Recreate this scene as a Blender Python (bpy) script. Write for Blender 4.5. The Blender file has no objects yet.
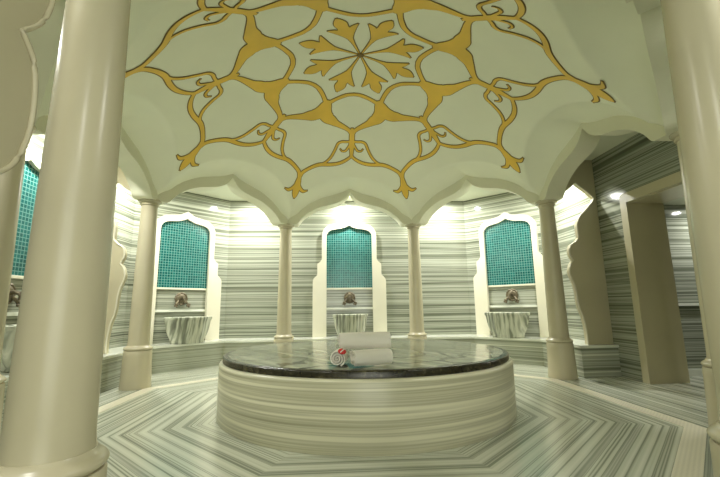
import bpy, bmesh, math, random
from math import sin, cos, pi, sqrt, radians, hypot, atan2
from mathutils import Vector, Matrix
random.seed(7)
SC = bpy.context.scene
COL = SC.collection
T8 = math.tan(pi / 8)

# ------------------------------------------------------------------ helpers
def link(name, bm, mats, parent=None, smooth=False, loc=None, recalc=True):
    if recalc:
        bmesh.ops.recalc_face_normals(bm, faces=bm.faces)
    me = bpy.data.meshes.new(name)
    bm.to_mesh(me); bm.free()
    for m in (mats if isinstance(mats, (list, tuple)) else [mats]):
        me.materials.append(m)
    if smooth is True:
        for p in me.polygons: p.use_smooth = True
    elif smooth:
        for p in me.polygons: p.use_smooth = True
        try: me.set_sharp_from_angle(angle=radians(smooth))
        except Exception: pass
    o = bpy.data.objects.new(name, me)
    COL.objects.link(o)
    if parent: o.parent = parent
    if loc: o.location = loc
    return o

def thing(name, label, cat, loc=(0, 0, 0), rz=0, group=None):
    o = bpy.data.objects.new(name, None)
    o.empty_display_size = .1
    COL.objects.link(o)
    o.location = loc; o.rotation_euler = (0, 0, rz)
    return tag(o, label, cat, group)

def tag(o, label, cat, group=None):
    o['label'] = label; o['category'] = cat
    if group: o['group'] = group
    return o

def struct(name, bm, m, **k):
    o = link(name, bm, m, **k); o['kind'] = 'structure'
    return o

def dup(root, label, loc=None, rz=None):
    r = root.copy(); COL.objects.link(r); r['label'] = label
    if loc is not None: r.location = loc
    if rz is not None: r.rotation_euler = (0, 0, rz)
    for ch in list(root.children):
        c = ch.copy(); COL.objects.link(c); c.parent = r
        for g in list(ch.children):
            d = g.copy(); COL.objects.link(d); d.parent = c
    return r

def quad(bm, a, b, c, d, mi=0):
    f = bm.faces.new([bm.verts.new(p) for p in (a, b, c, d)]); f.material_index = mi
    return f

def box(bm, x0, x1, y0, y1, z0, z1, bev=0):
    M = Matrix.Translation(((x0+x1)/2, (y0+y1)/2, (z0+z1)/2)) @ Matrix.Diagonal((x1-x0, y1-y0, z1-z0, 1))
    r = bmesh.ops.create_cube(bm, size=1, matrix=M)
    if bev:
        es = list({e for v in r['verts'] for e in v.link_edges})
        bmesh.ops.bevel(bm, geom=es, offset=bev, segments=2, affect='EDGES', profile=.6)

def lathe(bm, prof, n=64, cx=0, cy=0, fn=None, cap=True):
    rings = []
    for r, z in prof:
        ring = []
        for i in range(n):
            a = 2*pi*i/n
            rr = fn(r, z, a) if fn else r
            ring.append(bm.verts.new((cx+rr*cos(a), cy+rr*sin(a), z)))
        rings.append(ring)
    for a, b in zip(rings, rings[1:]):
        for i in range(n):
            bm.faces.new((a[i], a[(i+1) % n], b[(i+1) % n], b[i]))
    if cap:
        bm.faces.new(rings[0][::-1]); bm.faces.new(rings[-1])

def prism(bm, outer, d0, d1, holes=(), mp=None, bev=0):
    """outline in (u, w) extruded from depth d0 to d1; mp maps (u, w, d) to a point"""
    mp = mp or (lambda u, w, d: (u, d, w))
    t = bmesh.new(); es = []
    for loop in [outer] + list(holes):
        vs = [t.verts.new((p[0], p[1], 0)) for p in loop]
        es += [t.edges.new((vs[i], vs[(i+1) % len(vs)])) for i in range(len(vs))]
    bmesh.ops.triangle_fill(t, use_beauty=True, use_dissolve=False, edges=es)
    t.verts.ensure_lookup_table(); t.verts.index_update()
    tris = [[v.index for v in f.verts] for f in t.faces]
    P = [(v.co.x, v.co.y) for v in t.verts]
    t.free()
    A = [bm.verts.new(mp(u, w, d0)) for u, w in P]
    B = [bm.verts.new(mp(u, w, d1)) for u, w in P]
    for f in tris:
        bm.faces.new([A[i] for i in f]); bm.faces.new([B[i] for i in f[::-1]])
    k = 0
    for loop in [outer] + list(holes):
        n = len(loop)
        for i in range(n):
            a, b = k+i, k+(i+1) % n
            bm.faces.new((A[a], A[b], B[b], B[a]))
        k += n

def smooth_path(pts, n=6, closed=False):
    """Catmull-Rom through points of any dimension"""
    out = []
    N = len(pts)
    rng = range(N if closed else N-1)
    for i in rng:
        g = lambda k: pts[k % N] if closed else pts[min(max(k, 0), N-1)]
        p0, p1, p2, p3 = g(i-1), g(i), g(i+1), g(i+2)
        for s in range(n):
            t = s/n
            out.append(tuple(.5*((2*b)+(-a+c)*t+(2*a-5*b+4*c-d)*t*t+(-a+3*b-3*c+d)*t**3) for a, b, c, d in zip(p0, p1, p2, p3)))
    if not closed: out.append(tuple(pts[-1]))
    return out

def oct_a(x, y):
    return max(abs(x), abs(y), (abs(x)+abs(y))*.70710678)

# ------------------------------------------------------------------ materials
def new_mat(name):
    m = bpy.data.materials.new(name); m.use_nodes = True
    nt = m.node_tree; b = nt.nodes['Principled BSDF']
    return m, nt, b

def N(nt, typ, **k):
    n = nt.nodes.new(typ)
    for a, v in k.items(): setattr(n, a, v)
    return n

def math_n(nt, op, a, b=None, c=None):
    n = N(nt, 'ShaderNodeMath', operation=op)
    for i, v in enumerate((a, b, c)):
        if v is None: continue
        if isinstance(v, (int, float)): n.inputs[i].default_value = v
        else: nt.links.new(v, n.inputs[i])
    return n.outputs[0]

def ramp(nt, fac, stops, interp='LINEAR'):
    r = N(nt, 'ShaderNodeValToRGB'); r.color_ramp.interpolation = interp
    e = r.color_ramp.elements
    while len(e) < len(stops): e.new(.5)
    for el, (p, c) in zip(e, stops):
        el.position = p; el.color = (*c, 1)
    nt.links.new(fac, r.inputs[0])
    return r.outputs[0]

def plain(name, col, rough=.5, metal=0, spec=.5, bump=0, bscale=30, var=0):
    m, nt, b = new_mat(name)
    b.inputs['Base Color'].default_value = (*col, 1)
    b.inputs['Roughness'].default_value = rough
    b.inputs['Metallic'].default_value = metal
    b.inputs['Specular IOR Level'].default_value = spec
    g = N(nt, 'ShaderNodeNewGeometry')
    if var:
        n = N(nt, 'ShaderNodeTexNoise'); n.inputs['Scale'].default_value = 2.2; n.inputs['Detail'].default_value = 6
        nt.links.new(g.outputs['Position'], n.inputs['Vector'])
        c = ramp(nt, n.outputs[0], [(.3, tuple(x*(1-var) for x in col)), (.7, tuple(min(1, x*(1+var)) for x in col))])
        nt.links.new(c, b.inputs['Base Color'])
    if bump:
        n = N(nt, 'ShaderNodeTexNoise'); n.inputs['Scale'].default_value = bscale; n.inputs['Detail'].default_value = 4
        nt.links.new(g.outputs['Position'], n.inputs['Vector'])
        bp = N(nt, 'ShaderNodeBump'); bp.inputs['Strength'].default_value = bump; bp.inputs['Distance'].default_value = .01
        nt.links.new(n.outputs[0], bp.inputs['Height']); nt.links.new(bp.outputs[0], b.inputs['Normal'])
    return m

def striped(name, mode, freq, stops, rough=.15, along=.25, seed=0, joint=None, joint_col=(.3, .3, .25), fine=.45, coat=0):
    """bands of marble across a coordinate c: 'z' height, 'oct' octagonal distance, 'x' sideways in object space"""
    m, nt, b = new_mat(name)
    if mode == 'x':
        g = N(nt, 'ShaderNodeTexCoord'); P = g.outputs['Object']
    else:
        g = N(nt, 'ShaderNodeNewGeometry'); P = g.outputs['Position']
    s = N(nt, 'ShaderNodeSeparateXYZ'); nt.links.new(P, s.inputs[0])
    x, y, z = s.outputs
    # slow waviness
    w = N(nt, 'ShaderNodeTexNoise'); w.inputs['Scale'].default_value = 1.1; w.inputs['Detail'].default_value = 2
    nt.links.new(P, w.inputs['Vector'])
    wob = math_n(nt, 'MULTIPLY_ADD', w.outputs[0], .012 if mode != 'x' else .08, 0)
    if mode == 'z':
        c = z; u, v = x, y
    elif mode == 'oct':
        ax = math_n(nt, 'ABSOLUTE', x); ay = math_n(nt, 'ABSOLUTE', y)
        c = math_n(nt, 'MAXIMUM', math_n(nt, 'MAXIMUM', ax, ay), math_n(nt, 'MULTIPLY', math_n(nt, 'ADD', ax, ay), .70710678))
        u, v = math_n(nt, 'MULTIPLY', math_n(nt, 'SUBTRACT', ax, ay), .5), z
    else:
        c = x; u, v = y, z
    c2 = math_n(nt, 'ADD', c, wob)
    cb = N(nt, 'ShaderNodeCombineXYZ')
    nt.links.new(math_n(nt, 'MULTIPLY_ADD', u, along, seed), cb.inputs[0])
    nt.links.new(math_n(nt, 'MULTIPLY_ADD', v, along, seed*2), cb.inputs[1])
    nt.links.new(math_n(nt, 'MULTIPLY', c2, freq), cb.inputs[2])
    n1 = N(nt, 'ShaderNodeTexNoise'); n1.inputs['Scale'].default_value = 1; n1.inputs['Detail'].default_value = 3; n1.inputs['Roughness'].default_value = .65
    nt.links.new(cb.outputs[0], n1.inputs['Vector'])
    cb2 = N(nt, 'ShaderNodeCombineXYZ')
    nt.links.new(math_n(nt, 'MULTIPLY_ADD', u, along*1.5, seed+5), cb2.inputs[0])
    nt.links.new(math_n(nt, 'MULTIPLY_ADD', v, along*1.5, seed*2), cb2.inputs[1])
    nt.links.new(math_n(nt, 'MULTIPLY', c2, freq*3.1), cb2.inputs[2])
    n2 = N(nt, 'ShaderNodeTexNoise'); n2.inputs['Scale'].default_value = 1; n2.inputs['Detail'].default_value = 1
    nt.links.new(cb2.outputs[0], n2.inputs['Vector'])
    mix = math_n(nt, 'ADD', math_n(nt, 'MULTIPLY', n1.outputs[0], 1-fine), math_n(nt, 'MULTIPLY', n2.outputs[0], fine))
    colr = ramp(nt, mix, stops)
    nt.links.new(colr, b.inputs['Base Color'])
    b.inputs['Roughness'].default_value = rough
    b.inputs['Coat Weight'].default_value = coat
    b.inputs['Coat Roughness'].default_value = .05
    return m

D1, D2, D3, L1, L2 = (.14, .15, .115), (.25, .27, .21), (.36, .38, .305), (.48, .50, .41), (.62, .63, .53)
W0, W1, W2, W3, W4 = (.075, .085, .06), (.13, .145, .105), (.21, .225, .175), (.31, .33, .265), (.44, .46, .385)
M_wall = striped('marble_striped_wall', 'z', 7.5, [(.35, W0), (.41, W1), (.445, W2), (.47, W3), (.50, W4), (.53, W2), (.555, W1), (.58, W3), (.65, W4)], rough=.08, along=.05, seed=3, fine=.4)
M_floor = striped('marble_striped_floor', 'oct', 7.0, [(.34, (.09, .10, .075)), (.41, (.17, .19, .145)), (.455, L1), (.475, (.18, .20, .15)), (.50, (.50, .52, .42)), (.56, (.62, .63, .53)), (.60, (.20, .22, .165)), (.66, L1)], rough=.22, along=.03, seed=11, fine=.33)
M_bench = striped('marble_striped_bench', 'z', 11, [(.36, D1), (.42, D2), (.46, D3), (.50, L1), (.55, D2), (.62, L2)], rough=.16, along=.04, seed=23)
M_drum = striped('marble_striped_platform', 'z', 9.0, [(.36, (.22, .21, .14)), (.42, (.38, .365, .25)), (.47, (.54, .52, .37)), (.50, (.40, .385, .27)), (.56, (.66, .635, .47)), (.66, (.74, .71, .55))], rough=.28, along=.10, seed=41, fine=.38)
M_basin = striped('marble_veined_basin', 'x', 10, [(.34, D1), (.43, D2), (.49, L1), (.56, L2), (.66, D3)], rough=.18, along=1.2, seed=7)
M_cream = plain('cream_marble', (.52, .472, .335), .27, var=.05)
M_cream_dark = plain('sand_marble', (.50, .455, .31), .28, var=.05)
M_frame = plain('pale_cream_marble', (.74, .71, .58), .22, var=.04)
M_plaster = plain('dome_plaster', (.84, .85, .70), .55, var=.02)
M_cornice = plain('white_plaster', (.70, .71, .60), .6)
M_arch = plain('arch_plaster', (.72, .71, .56), .5, var=.02)
M_ceil = plain('corridor_plaster', (.68, .70, .58), .7)
M_slab = plain('pale_bench_marble', (.74, .76, .68), .14, var=.05)
M_gold = plain('gold_leaf_paint', (.80, .52, .065), .45, metal=.05, var=.10)
M_outline = plain('dark_gold_outline', (.20, .13, .035), .6)
M_bronze = plain('aged_bronze', (.15, .125, .08), .4, metal=.5, bump=.4, bscale=60)
M_towel = plain('white_terry_cloth', (.92, .88, .80), .95, spec=.1, bump=.6, bscale=350)
M_red = plain('red_seal', (.60, .03, .03), .5)
M_white = plain('white_stripe', (.8, .78, .72), .6)
M_trim = plain('brushed_lamp_ring', (.75, .75, .7), .3, metal=.6)
M_dark = plain('dark_joint', (.05, .05, .04), .6)

def lamp_mat():
    m, nt, b = new_mat('lamp_lens')
    b.inputs['Base Color'].default_value = (.9, .9, .85, 1)
    b.inputs['Emission Color'].default_value = (1, .98, .88, 1)
    b.inputs['Emission Strength'].default_value = 25
    return m
M_lens = lamp_mat()

def mosaic_mat():
    m, nt, b = new_mat('teal_glass_mosaic')
    tc = N(nt, 'ShaderNodeTexCoord'); s = N(nt, 'ShaderNodeSeparateXYZ'); nt.links.new(tc.outputs['Object'], s.inputs[0])
    P = .0475
    fx = math_n(nt, 'DIVIDE', math_n(nt, 'ADD', s.outputs[0], .475), P); fz = math_n(nt, 'DIVIDE', s.outputs[2], P)
    gx = math_n(nt, 'ABSOLUTE', math_n(nt, 'SUBTRACT', math_n(nt, 'FRACT', fx), .5))
    gz = math_n(nt, 'ABSOLUTE', math_n(nt, 'SUBTRACT', math_n(nt, 'FRACT', fz), .5))
    edge = math_n(nt, 'GREATER_THAN', math_n(nt, 'MAXIMUM', gx, gz), .415)
    cb = N(nt, 'ShaderNodeCombineXYZ')
    nt.links.new(math_n(nt, 'FLOOR', fx), cb.inputs[0]); nt.links.new(math_n(nt, 'FLOOR', fz), cb.inputs[1])
    wn = N(nt, 'ShaderNodeTexWhiteNoise'); wn.noise_dimensions = '2D'; nt.links.new(cb.outputs[0], wn.inputs['Vector'])
    c = ramp(nt, wn.outputs[0], [(0, (.003, .075, .072)), (.5, (.005, .105, .10)), (1, (.01, .14, .13))])
    mx = N(nt, 'ShaderNodeMix'); mx.data_type = 'RGBA'
    nt.links.new(edge, mx.inputs[0]); nt.links.new(c, mx.inputs[6]); mx.inputs[7].default_value = (.13, .30, .27, 1)
    nt.links.new(mx.outputs[2], b.inputs['Base Color'])
    r = math_n(nt, 'MULTIPLY_ADD', edge, .5, .15); nt.links.new(r, b.inputs['Roughness'])
    return m
M_mosaic = mosaic_mat()

def veined_top():
    m, nt, b = new_mat('dark_veined_marble')
    g = N(nt, 'ShaderNodeNewGeometry')
    s = N(nt, 'ShaderNodeSeparateXYZ'); nt.links.new(g.outputs['Position'], s.inputs[0])
    # broad stripes of the grey-green stone
    c = math_n(nt, 'ADD', math_n(nt, 'MULTIPLY', s.outputs[0], .8), math_n(nt, 'MULTIPLY', s.outputs[1], .6))
    cb = N(nt, 'ShaderNodeCombineXYZ'); nt.links.new(math_n(nt, 'MULTIPLY', c, 6), cb.inputs[0])
    n1 = N(nt, 'ShaderNodeTexNoise'); n1.inputs['Scale'].default_value = 1; n1.inputs['Detail'].default_value = 3
    nt.links.new(cb.outputs[0], n1.inputs['Vector'])
    base = ramp(nt, n1.outputs[0], [(.35, (.20, .215, .155)), (.5, (.33, .35, .265)), (.65, (.50, .51, .40))])
    # curved veins
    n2 = N(nt, 'ShaderNodeTexNoise'); n2.inputs['Scale'].default_value = 1.3; n2.inputs['Detail'].default_value = 1.5
    nt.links.new(g.outputs['Position'], n2.inputs['Vector'])
    d = math_n(nt, 'ABSOLUTE', math_n(nt, 'SUBTRACT', math_n(nt, 'FRACT', math_n(nt, 'MULTIPLY', n2.outputs[0], 6)), .5))
    vein = ramp(nt, d, [(0, (1, 1, 1)), (.045, (.9, .9, .9)), (.10, (0, 0, 0))])
    mx = N(nt, 'ShaderNodeMix'); mx.data_type = 'RGBA'
    nt.links.new(vein, mx.inputs[0]); nt.links.new(base, mx.inputs[6]); mx.inputs[7].default_value = (.05, .055, .035, 1)
    nt.links.new(mx.outputs[2], b.inputs['Base Color']); b.inputs['Roughness'].default_value = .12
    return m
M_top = veined_top()

def rim_mat():
    m, nt, b = new_mat('dark_brown_rim_marble')
    g = N(nt, 'ShaderNodeNewGeometry')
    n1 = N(nt, 'ShaderNodeTexNoise'); n1.inputs['Scale'].default_value = 9; n1.inputs['Detail'].default_value = 8; n1.inputs['Roughness'].default_value = .7
    nt.links.new(g.outputs['Position'], n1.inputs['Vector'])
    c = ramp(nt, n1.outputs[0], [(.38, (.012, .01, .005)), (.55, (.035, .03, .016)), (.64, (.09, .08, .045)), (.74, (.30, .28, .20))])
    nt.links.new(c, b.inputs['Base Color']); b.inputs['Roughness'].default_value = .25
    return m
M_rim = rim_mat()

def drain_mat():
    m, nt, b = new_mat('cream_drain_marble')
    g = N(nt, 'ShaderNodeNewGeometry'); ck = N(nt, 'ShaderNodeTexChecker'); ck.inputs['Scale'].default_value = 55
    ck.inputs[1].default_value = (.70, .66, .52, 1); ck.inputs[2].default_value = (.60, .565, .44, 1)
    nt.links.new(g.outputs['Position'], ck.inputs['Vector']); nt.links.new(ck.outputs[0], b.inputs['Base Color'])
    b.inputs['Roughness'].default_value = .35
    return m
M_drain = drain_mat()

# ------------------------------------------------------------------ room shell
ROOM = [(2.51, 3.75), (3.80, 2.46), (3.80, -2.46), (2.51, -3.75), (-2.51, -3.75), (-3.80, -2.46), (-3.80, 2.46), (-2.51, 3.75)]
CEIL = 3.28
W = .15

def wall_seg(name, p, q, z0=0, z1=CEIL+.15, m=M_wall, hole=None, thick=W):
    """wall whose inner face runs from p to q (room on the right-hand side walking p->q clockwise seen from above)"""
    p = Vector((*p, 0)); q = Vector((*q, 0)); L = (q-p).length; t = (q-p)/L; n = Vector((-t.y, t.x, 0))
    if n.dot((p+q)/2) < 0: n = -n
    bm = bmesh.new()
    outer = [(0, z0), (L, z0), (L, z1), (0, z1)]
    if hole:
        a, b_, zt = hole
        outer = [(0, z0), (a, z0), (a, zt), (b_, zt), (b_, z0), (L, z0), (L, z1), (0, z1)]
    prism(bm, outer, 0, thick, mp=lambda u, w, d: tuple(p+t*u+n*d+Vector((0, 0, w))))
    return struct(name, bm, m)

wall_seg('wall_back', ROOM[7], ROOM[0])
wall_seg('wall_back_right', ROOM[0], ROOM[1])
wall_seg('wall_right', (3.8, 2.46), (3.8, -2.46), hole=(2.46-.66, 2.46+.66, 2.46))
wall_seg('wall_front_right', ROOM[2], ROOM[3])
wall_seg('wall_front_left', ROOM[4], ROOM[5])
wall_seg('wall_left', ROOM[5], ROOM[6])
wall_seg('wall_back_left', ROOM[6], ROOM[7])
# front wall with the wide doorway the photograph is taken from, and the vestibule behind it
wall_seg('wall_front', ROOM[3], ROOM[4], hole=(2.51-1.6, 2.51+1.6, 2.95))
bm = bmesh.new(); box(bm, -1.75, -1.6, -7.0, -3.9, 0, 3.1); struct('wall_entry_left', bm, M_wall)
bm = bmesh.new(); box(bm, 1.6, 1.75, -7.0, -3.9, 0, 3.1); struct('wall_entry_right', bm, M_wall)
bm = bmesh.new(); box(bm, -1.75, 1.75, -7.15, -7.0, 0, 3.1); struct('wall_entry_back', bm, M_wall)
bm = bmesh.new(); box(bm, -1.6, 1.6, -7.0, -3.9, 2.95, 3.1); struct('ceiling_entry', bm, M_ceil)
# floor
bm = bmesh.new(); box(bm, -4.2, 7.6, -7.1, 4.1, -.12, 0); struct('floor', bm, M_floor)

# corridor ceiling ring
def room_r(a):
    d = (cos(a), sin(a)); best = 99
    for i in range(8):
        p, q = ROOM[i], ROOM[(i+1) % 8]
        ex, ey = q[0]-p[0], q[1]-p[1]
        den = d[0]*ey-d[1]*ex
        if abs(den) < 1e-9: continue
        t = (p[0]*ey-p[1]*ex)/den; u = (p[0]*d[1]-p[1]*d[0])/den
        if t > 0 and -1e-6 <= u <= 1+1e-6: best = min(best, t)
    return best
angs = sorted(set([round(radians(k*3), 6) for k in range(120)] + [round(atan2(y, x) % (2*pi), 6) for x, y in ROOM] + [round(radians(22.5+45*k), 6) for k in range(8)]))
bm = bmesh.new(); R1 = []
for a in angs:
    ri = 3.0/max(cos(((a+pi/8) % (pi/4))-pi/8), .1); ro = room_r(a)
    R1.append([bm.verts.new((r*cos(a), r*sin(a), z)) for r, z in ((ri, CEIL), (ro, CEIL), (ro, CEIL+.12), (ri, CEIL+.12))])
for i in range(len(angs)):
    A, B = R1[i], R1[(i+1) % len(angs)]
    for k in range(4):
        bm.faces.new((A[k], B[k], B[(k+1) % 4], A[(k+1) % 4]))
struct('ceiling_corridor', bm, M_ceil)

# ------------------------------------------------------------------ dome with its eight arch vaults
SAG, RT = 1.03, 2.56
RS = (RT*RT+SAG*SAG)/(2*SAG); ZC = 4.15
def dome_z(r):
    return ZC-RS+sqrt(max(RS*RS-r*r, .01))
def barrel(t):
    q = min(abs(t)/1.185, 1)
    return 2.63+.70*(1-q**2.1)**.62
def vault_z(x, y):
    r = hypot(x, y); z = dome_z(r)
    a = atan2(x, y); k = round(a/(pi/4)); th = a-k*pi/4
    t = r*sin(th); s = min(max((r*cos(th)-2.30)/.54, 0), 1)
    low = max(2.63, ogee_z(t)+.03)
    return max(z, barrel(t)*(1-.6*s*s)+min(low, barrel(t))*.6*s*s)
def ogee_z(t):
    t = abs(t)
    for (a, za), (b, zb) in zip(OG, OG[1:]):
        if t <= b: return za+(zb-za)*(t-a)/(b-a)
    return 2.6
OG = [(0, 3.20), (.12, 3.10), (.24, 3.03), (.40, 2.975), (.56, 2.93), (.70, 2.86), (.82, 2.785), (.92, 2.70), (.99, 2.62), (1.035, 2.60)]
bm = bmesh.new(); NA, NR, AM = 72, 110, 2.845
rings = []
c0 = bm.verts.new((0, 0, ZC))
for j in range(1, NR+1):
    ap = AM*j/NR; ring = []
    for k in range(8):
        for i in range(NA):
            th = -pi/8+pi/4*i/NA
            f = j/NR
            r = ap/cos(th)
            a = k*pi/4+th
            x, y = r*sin(a), r*cos(a)
            ring.append(bm.verts.new((x, y, vault_z(x, y))))
    rings.append(ring)
n = len(rings[0])
for i in range(n): bm.faces.new((c0, rings[0][i], rings[0][(i+1) % n]))
for A, B in zip(rings, rings[1:]):
    for i in range(n): bm.faces.new((A[i], B[i], B[(i+1) % n], A[(i+1) % n]))
struct('ceiling', bm, M_plaster, smooth=True)

# arches: ogee openings between the columns
HALF = [(0, 3.20), (.05, 3.135), (.12, 3.06), (.24, 2.995), (.40, 2.95), (.56, 2.91), (.70, 2.85), (.82, 2.775), (.92, 2.69), (.99, 2.60), (1.035, 2.575)]
half = smooth_path(HALF, 4)
prof = [(-t, z) for t, z in reversed(half[1:])] + half
arch_out = prof + [(1.2244, 2.575), (1.2244, 3.55), (-1.2244, 3.55), (-1.2244, 2.575)]
for k in range(8):
    a = k*pi/4
    nx, ny = sin(a), cos(a); tx, ty = cos(a), -sin(a)
    bm = bmesh.new()
    def mp(u, w, d):
        uu = u*d/2.956 if abs(u) > 1.1 else u
        return (nx*d+tx*uu, ny*d+ty*uu, w)
    prism(bm, arch_out, 2.83, 3.10, mp=mp)
    struct('trim_%d' % (k+1), bm, M_arch)

# ------------------------------------------------------------------ columns
def column():
    t = thing('marble_column', '', 'column', group='marble columns around the domed hall')
    bm = bmesh.new()
    pl = [(.190, 0), (.192, .02), (.189, .06), (.182, .25), (.177, .42), (.176, .478), (.170, .487)]
    lathe(bm, pl, 48); link('plinth', bm, M_cream, t, 40)
    bm = bmesh.new()
    ring = [(.150, .483)]+[(.160+.020*sin(pi*i/8), .487+.05*i/8) for i in range(9)]+[(.150, .542), (.142, .556)]
    lathe(bm, ring, 48); link('base_ring', bm, M_cream, t, 50)
    bm = bmesh.new()
    sh = [(.138, .55), (.133, .60)]
    for i in range(13):
        f = i/12; sh.append((.132-.026*f**1.2, .64+1.86*f))
    sh += [(.108, 2.505)]
    lathe(bm, sh, 64); link('shaft', bm, M_cream, t, 60)
    bm = bmesh.new()
    cp = [(.106, 2.50), (.122, 2.507), (.126, 2.52), (.120, 2.532), (.118, 2.542), (.150, 2.556), (.155, 2.565), (.155, 2.585)]
    lathe(bm, cp, 48); link('capital', bm, M_cream, t, 40)
    return t
c0 = column()
COLS = [(-22.5, 'slender cream column just left of the centre wall niche, behind the round platform'),
        (22.5, 'slender cream column just right of the centre wall niche, behind the round platform'),
        (-67.5, 'cream column with round plinth beside the left wall niche, left of the platform'),
        (67.5, 'cream column with round plinth beside the right wall niche, right of the platform'),
        (112.5, 'cream column partly hidden behind the thick column at the right picture edge'),
        (-112.5, 'shaded cream column at the far left edge, mostly behind the thickest column'),
        (-157.5, 'thickest nearest cream column filling the left foreground from top to bottom'),
        (157.5, 'near glossy cream column cut off by the right picture edge')]
for i, (a, lab) in enumerate(COLS):
    p = (3.2*sin(radians(a))+(.06 if a == 112.5 else 0), 3.2*cos(radians(a)), 0)
    if i == 0:
        c0.location = p; c0['label'] = lab
    else: dup(c0, lab, p if a != 157.5 else (1.39, -2.956, 0), radians(-a))

# ------------------------------------------------------------------ cream drain band in the floor
bm = bmesh.new(); rr = []
for k in range(8):
    a = radians(22.5+45*k)
    rr.append([bm.verts.new((ap/cos(pi/8)*sin(a), ap/cos(pi/8)*cos(a), z)) for ap, z in ((2.655, 0), (2.655, .004), (2.80, .004), (2.80, 0))])
for k in range(8):
    A, B = rr[k], rr[(k+1) % 8]
    for i in range(4): bm.faces.new((A[i], B[i], B[(i+1) % 4], A[(i+1) % 4]))
struct('trim_9', bm, M_drain)

# ------------------------------------------------------------------ bench along the walls
t = thing('marble_bench', 'low striped grey marble bench running along the walls below the niches', 'bench')
FR = [(3.25, 1.19), (3.25, 2.30), (2.36, 3.19), (-2.36, 3.19), (-3.25, 2.30), (-3.25, -1.3)]
BK = [(3.80, 1.19), (3.80, 2.46), (2.51, 3.75), (-2.51, 3.75), (-3.80, 2.46), (-3.80, -1.3)]
def strip(bm, F, B, z0, z1):
    rows = [[bm.verts.new((*f, z0)), bm.verts.new((*f, z1)), bm.verts.new((*b, z1)), bm.verts.new((*b, z0))] for f, b in zip(F, B)]
    for A, C in zip(rows, rows[1:]):
        for i in range(4): bm.faces.new((A[i], C[i], C[(i+1) % 4], A[(i+1) % 4]))
    bm.faces.new(rows[0]); bm.faces.new(rows[-1][::-1])
bm = bmesh.new(); strip(bm, FR, BK, 0, .405); link('bench_base', bm, M_bench, t)
FR2 = [(3.225, 1.17), (3.225, 2.29), (2.35, 3.165), (-2.35, 3.165), (-3.225, 2.29), (-3.225, -1.32)]
BK2 = [(3.80, 1.17)]+BK[1:5]+[(-3.80, -1.32)]
bm = bmesh.new(); strip(bm, FR2, BK2, .405, .44)
link('bench_top', bm, M_slab, t)

# ------------------------------------------------------------------ wall niches, basins, taps
fr_half = [(0, 2.87), (.05, 2.845), (.14, 2.795), (.30, 2.765), (.42, 2.735), (.50, 2.68), (.55, 2.60), (.57, 2.50), (.57, 2.02)]
fr_half = smooth_path(fr_half, 4)
step = smooth_path([(.57, 2.02), (.60, 1.965), (.645, 1.93), (.665, 1.90), (.665, 1.70), (.70, 1.655), (.745, 1.60), (.755, 1.54)], 3)
fr_half = fr_half[:-1]+step+[(.755, .44)]
fr_out = [(-t_, z) for t_, z in reversed(fr_half[1:])]+fr_half
in_half = smooth_path([(0, 2.735), (.05, 2.705), (.16, 2.665), (.30, 2.645), (.40, 2.615), (.455, 2.56), (.475, 2.49), (.475, 2.30)], 4)+[(.475, .441)]
in_out = [(-t_, z) for t_, z in reversed(in_half[1:])]+in_half
# the frame is one outline: outer edge, then back along the inner edge
frame_loop = fr_out+list(reversed(in_out))
def niche(loc, rz, label):
    t = thing('wall_niche', label, 'niche', loc, rz, 'scalloped wall niches with teal mosaic')
    bm = bmesh.new(); prism(bm, frame_loop, -.075, -.002)
    bmesh.ops.remove_doubles(bm, verts=bm.verts, dist=1e-5)
    link('niche_frame', bm, M_frame, t)
    bm = bmesh.new()
    mo = [(u, w) for u, w in in_out if w > 1.5]
    mo = mo+[(.475, 1.42), (-.475, 1.42)]
    prism(bm, [(u, w-1.42) for u, w in mo], -.022, -.002)
    link('mosaic_panel', bm, M_mosaic, t, loc=(0, 0, 1.42))
    bm = bmesh.new(); box(bm, -.474, .474, -.03, -.002, 1.385, 1.42, .004); link('mosaic_sill', bm, M_frame, t)
    bm = bmesh.new(); box(bm, -.474, .474, -.028, -.002, .98, 1.02, .004); link('splash_ledge', bm, M_slab, t)
    return t

def basin(loc, rz, label):
    t = thing('marble_basin', label, 'basin', loc, rz, 'veined marble wash basins on the bench')
    fl = lambda r, z, a: r*(1+.035*cos(a*10)*min(1, r/.15))
    bm = bmesh.new()
    pr = [(.225, 0), (.24, .015), (.232, .04), (.245, .08), (.270, .14), (.290, .21), (.305, .29), (.315, .37), (.325, .40), (.335, .41), (.335, .445), (.325, .452), (.29, .445), (.275, .40), (.24, .27), (.16, .16), (.05, .13)]
    lathe(bm, pr, 120, fn=fl); link('bowl', bm, M_basin, t, 45)
    return t

def tube(bm, pts, r, n=10):
    rings = []
    for i, p in enumerate(pts):
        p = Vector(p); a = Vector(pts[max(i-1, 0)]); b = Vector(pts[min(i+1, len(pts)-1)])
        d = (b-a).normalized(); up = Vector((0, 0, 1)) if abs(d.z) < .9 else Vector((1, 0, 0))
        s = d.cross(up).normalized(); u = s.cross(d)
        rr_ = r[i] if isinstance(r, (list, tuple)) else r
        rings.append([bm.verts.new(p+s*rr_*cos(2*pi*k/n)+u*rr_*sin(2*pi*k/n)) for k in range(n)])
    for A, B in zip(rings, rings[1:]):
        for k in range(n): bm.faces.new((A[k], A[(k+1) % n], B[(k+1) % n], B[k]))
    bm.faces.new(rings[0][::-1]); bm.faces.new(rings[-1])

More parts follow.
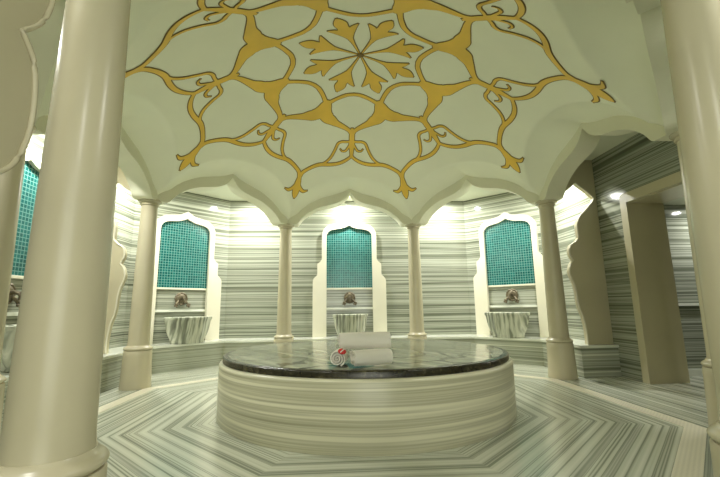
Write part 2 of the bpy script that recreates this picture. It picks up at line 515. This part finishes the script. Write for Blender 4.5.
def faucet(loc, rz, label):
    t = thing('bronze_tap', label, 'tap', loc, rz, 'ornate bronze wall taps')
    bm = bmesh.new()
    # ornate rosette plate with a petalled edge, in the wall plane
    n_ = 72; rings = []
    for r, d in ((.112, 0), (.115, -.012), (.100, -.022), (.088, -.016), (.078, -.022), (.060, -.034), (.040, -.036)):
        ring = []
        for i in range(n_):
            a = 2*pi*i/n_; q = r*(1+(.07*abs(cos(a*6)) if r > .09 else 0))
            ring.append(bm.verts.new((q*cos(a), d, q*sin(a))))
        rings.append(ring)
    for A, B in zip(rings, rings[1:]):
        for k in range(n_): bm.faces.new((A[k], A[(k+1) % n_], B[(k+1) % n_], B[k]))
    bm.faces.new(rings[0]); bm.faces.new(rings[-1][::-1])
    link('rosette_plate', bm, M_bronze, t, 40)
    bm = bmesh.new()
    tube(bm, [(0, -.03, .0), (0, -.09, .015), (0, -.14, .0), (0, -.155, -.04), (0, -.155, -.075)], [.026, .024, .022, .019, .022], 14)
    link('spout', bm, M_bronze, t, 50)
    for s in (-1, 1):
        bm = bmesh.new()
        tube(bm, smooth_path([(s*.055, -.025, -.035), (s*.085, -.05, -.07), (s*.105, -.06, -.10), (s*.115, -.062, -.125)], 3), .021, 12)
        for q in range(4):
            a = q*pi/2+.4
            bmesh.ops.create_uvsphere(bm, u_segments=10, v_segments=8, radius=.021, matrix=Matrix.Translation((s*.112+.024*cos(a), -.075, -.118+.024*sin(a))))
        link('tap_handle', bm, M_bronze, t, 50)
    return t

NP = [((0, 3.75), 0, 'centre'), ((-3.155, 3.105), pi/4, 'left'), ((3.155, 3.105), -pi/4, 'right'), ((-3.80, 0), pi/2, 'far left')]
LN = {'centre': 'teal mosaic niche in scalloped cream frame on the wall facing, directly behind the towels',
      'left': 'teal mosaic niche in cream frame on the angled wall left of the platform',
      'right': 'teal mosaic niche in scalloped cream frame on the angled wall right of the platform',
      'far left': 'teal mosaic niche glimpsed left of the thickest foreground column'}
LB = {'centre': 'vertically striped marble basin on the bench below the centre niche behind the towels',
      'left': 'grey veined marble basin on the bench below the left teal niche',
      'right': 'grey veined marble basin on the bench below the right teal niche',
      'far left': 'marble basin at the far left picture edge below the half hidden niche'}
LF = {'centre': 'ornate bronze tap above the centre basin behind the towels',
      'left': 'ornate bronze tap above the basin in the left teal niche',
      'right': 'ornate bronze tap above the basin in the right teal niche',
      'far left': 'bronze tap at the far left edge below the half hidden mosaic strip'}
n0 = niche((0, 3.75, 0), 0, LN['centre']); b0 = basin((0, 3.33, .44), 0, LB['centre']); f0 = faucet((0, 3.748, 1.22), 0, LF['centre'])
for (p, rz, k) in NP[1:]:
    nx, ny = -sin(rz), cos(rz)          # outward normal
    dup(n0, LN[k], (p[0], p[1], 0), rz)
    dup(b0, LB[k], (p[0]-nx*.35, p[1]-ny*.35, .44), rz).scale = (1.22, .95, 1.0)
    dup(f0, LF[k], (p[0]-nx*.002, p[1]-ny*.002, 1.22), rz)

# ------------------------------------------------------------------ scalloped partition screens at the ends of the bench
scal = [(3.48, 2.905), (3.55, 2.84), (3.65, 2.765), (3.757, 2.655), (3.735, 2.60), (3.66, 2.52), (3.60, 2.455), (3.50, 2.36), (3.445, 2.25), (3.44, 2.12), (3.445, 2.03), (3.39, 1.965),
        (3.305, 1.91), (3.275, 1.80), (3.30, 1.715), (3.325, 1.68), (3.275, 1.62), (3.245, 1.52), (3.26, 1.43), (3.30, 1.32), (3.32, 1.20), (3.325, 1.07), (3.345, .95), (3.378, .85), (3.40, .72), (3.41, .60), (3.41, .441)]
cusp = [scal[0:4], scal[3:11], scal[10:16], scal[15:27]]
edge = []
for seg in cusp:
    edge += smooth_path(seg, 3)[:-1]
edge.append(scal[-1])
left = smooth_path([(3.10, 2.52), (3.12, 2.60), (3.17, 2.68), (3.28, 2.75), (3.40, 2.83), (3.48, 2.905)], 3)[:-1]
loop = [(3.085, .441), (3.10, .441)]+left+edge+[(3.798, .441), (3.798, 3.279), (3.085, 3.279)]
for s, lab in ((1, 'tall cream partition with scalloped edge on the bench end, left of the doorway'),
               (-1, 'tall cream partition with scalloped edge showing right of the thickest foreground column')):
    t = thing('scalloped_partition', lab, 'partition', group=None)
    bm = bmesh.new(); prism(bm, loop, 1.275, 1.345, mp=lambda u, w, d: (s*u, d, w)); link('partition_panel', bm, M_cream_dark, t)
    bm = bmesh.new()
    pts = edge
    bead = [(s*u, 1.272, w) for u, w in pts]
    tube(bm, bead, .012, 8)
    link('edge_moulding', bm, M_frame, t, True)

t = thing('scalloped_partition', 'rounded scalloped panel edge poking in at the upper left picture edge', 'partition')
bm = bmesh.new()
mpn = lambda u, w, d: (-d, u, w)
ed = []
for seg in ([(-3.74, 2.86), (-3.62, 2.70), (-3.50, 2.60), (-3.42, 2.50)], [(-3.42, 2.50), (-3.30, 2.44), (-3.20, 2.30), (-3.16, 2.15), (-3.19, 2.02), (-3.265, 1.925)],
            [(-3.265, 1.925), (-3.205, 1.86), (-3.180, 1.74), (-3.185, 1.60), (-3.225, 1.49), (-3.29, 1.43)],
            [(-3.29, 1.43), (-3.275, 1.34), (-3.33, 1.15), (-3.37, .9), (-3.39, .5), (-3.39, .001)]):
    ed += smooth_path(seg, 5)[:-1]
ed.append((-3.39, .001))
prism(bm, ed+[(-3.749, .001)], 1.26, 1.34, mp=mpn)
link('partition_panel', bm, M_cream, t)
bm = bmesh.new(); tube(bm, [mpn(u, w, 1.255) for u, w in ed[4:]], .009, 8); link('edge_moulding', bm, M_cream, t, True)

# ------------------------------------------------------------------ doorway on the right and the room beyond
bm = bmesh.new()
prism(bm, [(-.74, .001), (-.60, .001), (-.60, 2.41), (.62, 2.41), (.62, .001), (.74, .001), (.74, 2.545), (-.74, 2.545)], 3.76, 3.799, mp=lambda u, w, d: (d, u, w))
prism(bm, [(-.655, .001), (-.61, .001), (-.61, 2.40), (.63, 2.40), (.63, .001), (.655, .001), (.655, 2.455), (-.655, 2.455)], 3.799, 4.31, mp=lambda u, w, d: (d, u, w))
struct('door_1', bm, M_cream_dark)
bm = bmesh.new(); box(bm, 3.951, 7.2, 1.1, 1.2, 0, 2.62); struct('wall_side_room_back', bm, M_wall)
bm = bmesh.new(); box(bm, 7.2, 7.3, -2.5, 1.2, 0, 2.62); struct('wall_side_room_end', bm, M_wall)
bm = bmesh.new(); box(bm, 3.951, 7.3, -2.6, -2.5, 0, 2.62); struct('wall_side_room_front', bm, M_wall)
bm = bmesh.new(); box(bm, 3.951, 7.2, -2.5, 1.1, 2.50, 2.62); struct('ceiling_side_room', bm, M_ceil)
bm = bmesh.new(); box(bm, 4.0, 7.19, 1.07, 1.099, 0, .10, .004); struct('baseboard_side_room', bm, M_slab)
bm = bmesh.new(); box(bm, 4.0, 7.19, 1.05, 1.099, .98, 1.02, .004); struct('trim_10', bm, M_slab)

# ------------------------------------------------------------------ round heated platform
t = thing('marble_platform', 'large round striped marble platform with dark polished top in the middle of the hall', 'platform', (.06, 0, 0))
bm = bmesh.new()
lathe(bm, [(1.510, .0), (1.515, .01), (1.515, .49), (1.507, .505), (1.490, .512)], 160); link('platform_drum', bm, M_drum, t, 40)
bm = bmesh.new()
lathe(bm, [(1.475, .512), (1.482, .516), (1.482, .556), (1.474, .566), (1.462, .569), (1.41, .569)], 160); link('platform_rim', bm, M_rim, t, 40)
bm = bmesh.new()
lathe(bm, [(1.43, .5691), (1.43, .5715), (1.425, .572)], 160); link('platform_top', bm, M_top, t, 40)
TOPZ = .572

# ------------------------------------------------------------------ towels
def roll(name, label, R, L, loc, rz, turns=3.2, squash=1.0, seed=0, tilt=0):
    rnd = random.Random(seed)
    t = thing(name, label, 'towel', loc, rz, 'rolled white towels on the platform')
    bm = bmesh.new()
    pitch = (R-.008)/turns; th = pitch*.66
    n_ = int(turns*26); nl = 10
    def P(a, r, x):
        wv = 1+.012*sin(3*x/L*pi+seed)
        return Vector((x, r*cos(a)*wv, R*squash+r*sin(a)*squash*wv))
    rows = []
    for i in range(n_+1):
        a = -pi/2-.5+2*pi*turns*i/n_*1.0-2*pi*turns
        r = .008+pitch*turns*i/n_
        e = .006*sin(a*.7+seed)+.004*sin(a*2.3+seed*2)
        inner, outer = [], []
        for j in range(nl+1):
            x = -L/2+L*j/nl+(e if j in (0, nl) else 0)
            k = 1 if 0 < j < nl else .72
            inner.append(bm.verts.new(P(a, max(r-th*k*.5-.5*th, .002), x))); outer.append(bm.verts.new(P(a, r-.5*th+th*k*.5, x)))
        rows.append((inner, outer))
    for (i0, o0), (i1, o1) in zip(rows, rows[1:]):
        for j in range(nl):
            bm.faces.new((o0[j], o0[j+1], o1[j+1], o1[j])); bm.faces.new((i0[j+1], i0[j], i1[j], i1[j+1]))
        bm.faces.new((i0[0], o0[0], o1[0], i1[0])); bm.faces.new((o0[nl], i0[nl], i1[nl], o1[nl]))
    for (i0, o0) in (rows[0], rows[-1]):
        for j in range(nl): bm.faces.new((i0[j], i0[j+1], o0[j+1], o0[j]))
    link('rolled_cloth', bm, M_towel, t, 60)
    return t
tw1 = roll('rolled_towel', 'small rolled white towel with spiral end and red seal, lower left of the stack', .067, .25, (-.228, -1.205, TOPZ), radians(82), seed=1)
tw2 = roll('rolled_towel', 'rolled white towel lying lower right of the stack near the platform edge', .067, .32, (.025, -1.262, TOPZ), radians(20), seed=2)
tw3 = roll('rolled_towel', 'longest rolled white towel resting on top behind two other rolls', .072, .41, (-.02, -1.155, TOPZ+.116), radians(2), seed=3)
# red and white oval seal on the left roll
bm = bmesh.new()
bmesh.ops.create_uvsphere(bm, u_segments=24, v_segments=12, radius=1, matrix=Matrix.Diagonal((.034, .027, .012, 1)))
sl = link('seal', bm, M_red, tw1, True)
sl.location = (-.125, -.040, .121); sl.rotation_euler = Vector((-.62, -.36, .70)).to_track_quat('Z', 'Y').to_euler()
bm = bmesh.new(); box(bm, -.026, .026, -.004, .004, .006, .0135, .001)
st = link('seal_stripe', bm, M_white, sl); st.rotation_euler = (0, 0, radians(35))
sl['label'] = 'oval red seal with a white stripe'

# ------------------------------------------------------------------ gold ornament painted on the dome
def dome_pt(r, th, off):
    """th measured from +y towards +x, off = distance below the plaster"""
    k = (RS-off)/RS
    x, y = r*sin(th)*k, r*cos(th)*k
    return Vector((x, y, (dome_z(r)-(ZC-RS))*k+(ZC-RS)))

def ribbon(bm, pts, mi, off, grow=0):
    """pts: (X, Y, w) in the flat polar map (Y outwards, X sideways)"""
    L, Rr = [], []
    n_ = len(pts)
    for i, (x, y, w) in enumerate(pts):
        a = pts[max(i-1, 0)]; b_ = pts[min(i+1, n_-1)]
        dx, dy = b_[0]-a[0], b_[1]-a[1]; l = hypot(dx, dy) or 1
        px, py = -dy/l, dx/l; h = w/2+grow
        L.append((x+px*h, y+py*h)); Rr.append((x-px*h, y-py*h))
    if grow:   # extend the ends a little so the outline closes
        for e, o_ in ((0, 1), (-1, -2)):
            dx, dy = pts[e][0]-pts[o_][0], pts[e][1]-pts[o_][1]; l = hypot(dx, dy) or 1
            for S in (L, Rr): S[e] = (S[e][0]+dx/l*grow, S[e][1]+dy/l*grow)
    def V(p): return bm.verts.new(dome_pt(hypot(*p), atan2(p[0], p[1]), off))
    A = [V(p) for p in L]; B = [V((( p[0]+q[0])/2, (p[1]+q[1])/2)) for p, q in zip(L, Rr)]; C = [V(p) for p in Rr]
    for X, Y in ((A, B), (B, C)):
        for i in range(n_-1):
            f = bm.faces.new((X[i], X[i+1], Y[i+1], Y[i])); f.material_index = mi

def rot0(pts, a, mirror=False):
    out = []
    for x, y, w in pts:
        if mirror: x = -x
        out.append((x*cos(a)+y*sin(a), -x*sin(a)+y*cos(a), w))
    return out

rot = rot0
def pol(lst):   # (r, deg, w) -> (X, Y, w)
    return [(r*sin(radians(d)), r*cos(radians(d)), w) for r, d, w in lst]
STROKES = [
    [(.785, -.5, .05), (.80, 6, .052), (.83, 10, .055), (.875, 14, .052), (.935, 17.8, .052), (1.01, 21.2, .06), (1.05, 22.5, .05)],
    [(1.17, 20.5, .16), (1.24, 19.3, .20), (1.29, 17.2, .19), (1.32, 14.5, .165), (1.365, 11, .11), (1.41, 6.8, .08), (1.46, 3.2, .062), (1.51, 1.2, .055), (1.58, .2, .05)],
    [(1.69, .2, .03), (1.70, 3.2, .032), (1.703, 5.6, .034), (1.745, 7.6, .034), (1.86, 8.7, .034), (1.99, 10.2, .034), (2.08, 12.2, .03), (2.12, 14.2, .02)],
    [(1.74, .8, .03), (1.81, 2.0, .03), (1.865, 3.2, .028), (1.872, 4.9, .02), (1.835, 6.0, .012)],
    [(1.93, -.1, .03), (1.985, .9, .038), (2.05, 3.5, .044), (2.095, 6.5, .046), (2.118, 10, .048), (2.13, 14.3, .052), (2.165, 17, .05), (2.225, 19.6, .046), (2.29, 21.6, .05), (2.36, 22.4, .06)],
]
AXIS = [  # strokes on a mirror axis: (axis degrees, points)
    (22.5, [(.955, .02), (.99, .10), (1.04, .155), (1.10, .195), (1.15, .245), (1.20, .30), (1.25, .22), (1.29, .12), (1.325, .03)]),
    (0, [(1.44, .03), (1.50, .07), (1.58, .08), (1.67, .082), (1.73, .092), (1.80, .08), (1.88, .06), (1.99, .04)]),
]
def both(bm, pts):
    ribbon(bm, pts, 1, .003, .011)
    ribbon(bm, pts, 0, .008)
orn = thing('ceiling_ornament', 'large gold tracery star with eight petal rosette spread over the dome ceiling', 'ceiling ornament')
bm = bmesh.new()
for k in range(8):
    a = k*pi/4
    for s in STROKES:
        p = smooth_path(pol(s), 7)
        both(bm, rot(p, a)); both(bm, rot(p, a, True))
    for ax, s in AXIS:
        both(bm, rot(smooth_path([(0, y, w) for y, w in s], 6), a+radians(ax)))
link('tracery', bm, [M_gold, M_outline], orn, recalc=False)
for k in range(8):
    a = k*pi/4+pi/8
    bm = bmesh.new()
    rot = lambda p_, a_, m__=False: [(x+.055*(a_ != 0), y, w_) for x, y, w_ in rot0([(x*(.94 if a_ else 1), y*(.94 if a_ else 1), w_) for x, y, w_ in p_], a_, m__)]
    both(bm, rot(smooth_path([(0, .035, .012), (0, .15, .020), (0, .27, .032), (0, .38, .065), (0, .48, .11), (0, .57, .15), (0, .63, .13), (0, .70, .15), (0, .76, .12), (0, .81, .06), (0, .835, .015)], 5), a))
    for m_ in (False, True):
        q = rot(smooth_path([(.015, .40, .05), (.05, .50, .085), (.105, .57, .075), (.155, .61, .045), (.195, .635, .012)], 5), 0, m_)
        both(bm, rot(q, a))
    link('petal', bm, [M_gold, M_outline], orn, recalc=False)
    bm = bmesh.new(); rot = rot0
    both(bm, rot(smooth_path([(0, 2.34, .055), (0, 2.40, .07), (0, 2.47, .10), (0, 2.54, .115), (0, 2.61, .105), (0, 2.665, .06), (0, 2.69, .015)], 5), a))
    for m_ in (False, True):
        q = rot(smooth_path([(.0, 2.44, .04), (.035, 2.51, .055), (.085, 2.555, .045), (.14, 2.575, .034), (.205, 2.555, .008)], 5), 0, m_)
        both(bm, rot(q, a))
    link('finial', bm, [M_gold, M_outline], orn, recalc=False)
bm = bmesh.new()
bmesh.ops.create_uvsphere(bm, u_segments=20, v_segments=10, radius=1, matrix=Matrix.Translation((.055, 0, ZC-.008)) @ Matrix.Diagonal((.045, .045, .012, 1)))
link('boss', bm, M_outline, orn, True)

# ------------------------------------------------------------------ lamps
def downlight(loc, power, label, size=.09, spread=175):
    t = thing('recessed_downlight', label, 'ceiling lamp', loc, 0, 'recessed downlights')
    bm = bmesh.new()
    lathe(bm, [(.042, -.001), (.046, -.012), (.062, -.010), (.066, -.001)], 32); link('lamp_ring', bm, M_trim, t, 40)
    bm = bmesh.new(); lathe(bm, [(.040, -.002), (.040, -.006), (.030, -.009)], 32); link('lamp_lens', bm, M_lens, t, 40)
    ld = bpy.data.lights.new('lamp_light', 'AREA'); ld.shape = 'DISK'; ld.size = size; ld.energy = power
    ld.color = (1, .995, .925); ld.spread = radians(spread)
    lo = bpy.data.objects.new('lamp_light', ld); COL.objects.link(lo); lo.parent = t; lo.location = (0, 0, -.02)
    return t
FILL_GLOW = 1.5
P0 = 19
for (x, y, pw, lab) in [
    (0, 3.33, P0*1.0, 'small round ceiling lamp above the centre mosaic niche'),
    (-1.95, 3.24, P0*1.35, 'small round ceiling lamp over the corner left of the centre niche'),
    (1.95, 3.24, P0*1.35, 'small round ceiling lamp over the corner right of the centre niche'),
    (-3.32, 1.9, P0*1.3, 'small round ceiling lamp over the bench by the left partition'),
    (3.32, 1.9, P0*1.3, 'small round ceiling lamp over the bench by the right partition'),
    (-3.30, 0, P0*1.3, 'small round ceiling lamp above the far left mosaic niche'),
    (-3.3, -2.2, P0*.5, 'added unseen fill lamp in the left front corridor'),  # this and the next two are added out of view as fill light
    (-1.95, -3.4, P0*.5, 'added unseen fill lamp left of the entry'),
    (1.95, -3.4, P0*.6, 'added unseen fill lamp right of the entry')]:
    downlight((x, y, CEIL), pw, lab)
downlight((5.33, .65, 2.50), 10, 'small round ceiling lamp in the side room beyond the doorway')
# framed glowing panel added out of view at the entry passage end, as fill
bm = bmesh.new(); prism(bm, [(-1.35, .02), (1.35, .02), (1.35, 2.75), (-1.35, 2.75)], -6.998, -6.94, holes=[[(-1.27, .10), (-.04, .10), (-.04, 2.67), (-1.27, 2.67)], [(.04, .10), (1.27, .10), (1.27, 2.67), (.04, 2.67)]])
struct('fill_panel_1', bm, M_frame)
m, nt, b_ = new_mat('fill_panel_glow'); b_.inputs['Emission Color'].default_value = (.98, 1, .9, 1); b_.inputs['Emission Strength'].default_value = FILL_GLOW; b_.inputs['Roughness'].default_value = .5
bm = bmesh.new(); box(bm, -1.27, -.04, -6.99, -6.97, .10, 2.67); box(bm, .04, 1.27, -6.99, -6.97, .10, 2.67); struct('fill_panel_2', bm, m)
downlight((0, -5.6, 2.95), 10, 'added unseen fill lamp in the entry passage')  # unseen extra lamp, added to brighten near columns and platform

# ------------------------------------------------------------------ world, camera, colour management
w = bpy.data.worlds.new('World'); SC.world = w; w.use_nodes = True
w.node_tree.nodes['Background'].inputs[0].default_value = (.9, .95, .85, 1)
w.node_tree.nodes['Background'].inputs[1].default_value = .0

CX, CY, CZ, YAW, PIT, ROL, FPX = (-0.23381754524083498, -4.463638578887329, 1.0284653960968706, 0.05660207455488481, 0.17219281559867752, -0.013297845383401783, 393.1568239980707)
cd = bpy.data.cameras.new('camera'); cam = bpy.data.objects.new('camera', cd); COL.objects.link(cam)
F = Vector((sin(YAW)*cos(PIT), cos(YAW)*cos(PIT), sin(PIT))); Rr = Vector((cos(YAW), -sin(YAW), 0)); U = Rr.cross(F)
R2 = Rr*cos(ROL)+U*sin(ROL); U2 = U*cos(ROL)-Rr*sin(ROL)
M = Matrix((R2, U2, -F)).transposed().to_4x4(); M.translation = Vector((CX, CY, CZ))
cam.matrix_world = M
cd.sensor_fit = 'HORIZONTAL'; cd.sensor_width = 36; cd.lens = FPX*36/720; cd.clip_start = .02; cd.clip_end = 100
SC.camera = cam
SC.view_settings.view_transform = 'Standard'; SC.view_settings.look = 'None'
SC.view_settings.gamma = 1; SC.view_settings.use_curve_mapping = False
SC.view_settings.exposure = 1.18
SC.cycles.max_bounces = 10; SC.cycles.diffuse_bounces = 8; SC.cycles.glossy_bounces = 4
SC.cycles.sample_clamp_indirect = 4; SC.cycles.use_denoising = True; SC.cycles.caustics_reflective = False
SC.cycles.blur_glossy = 1.0
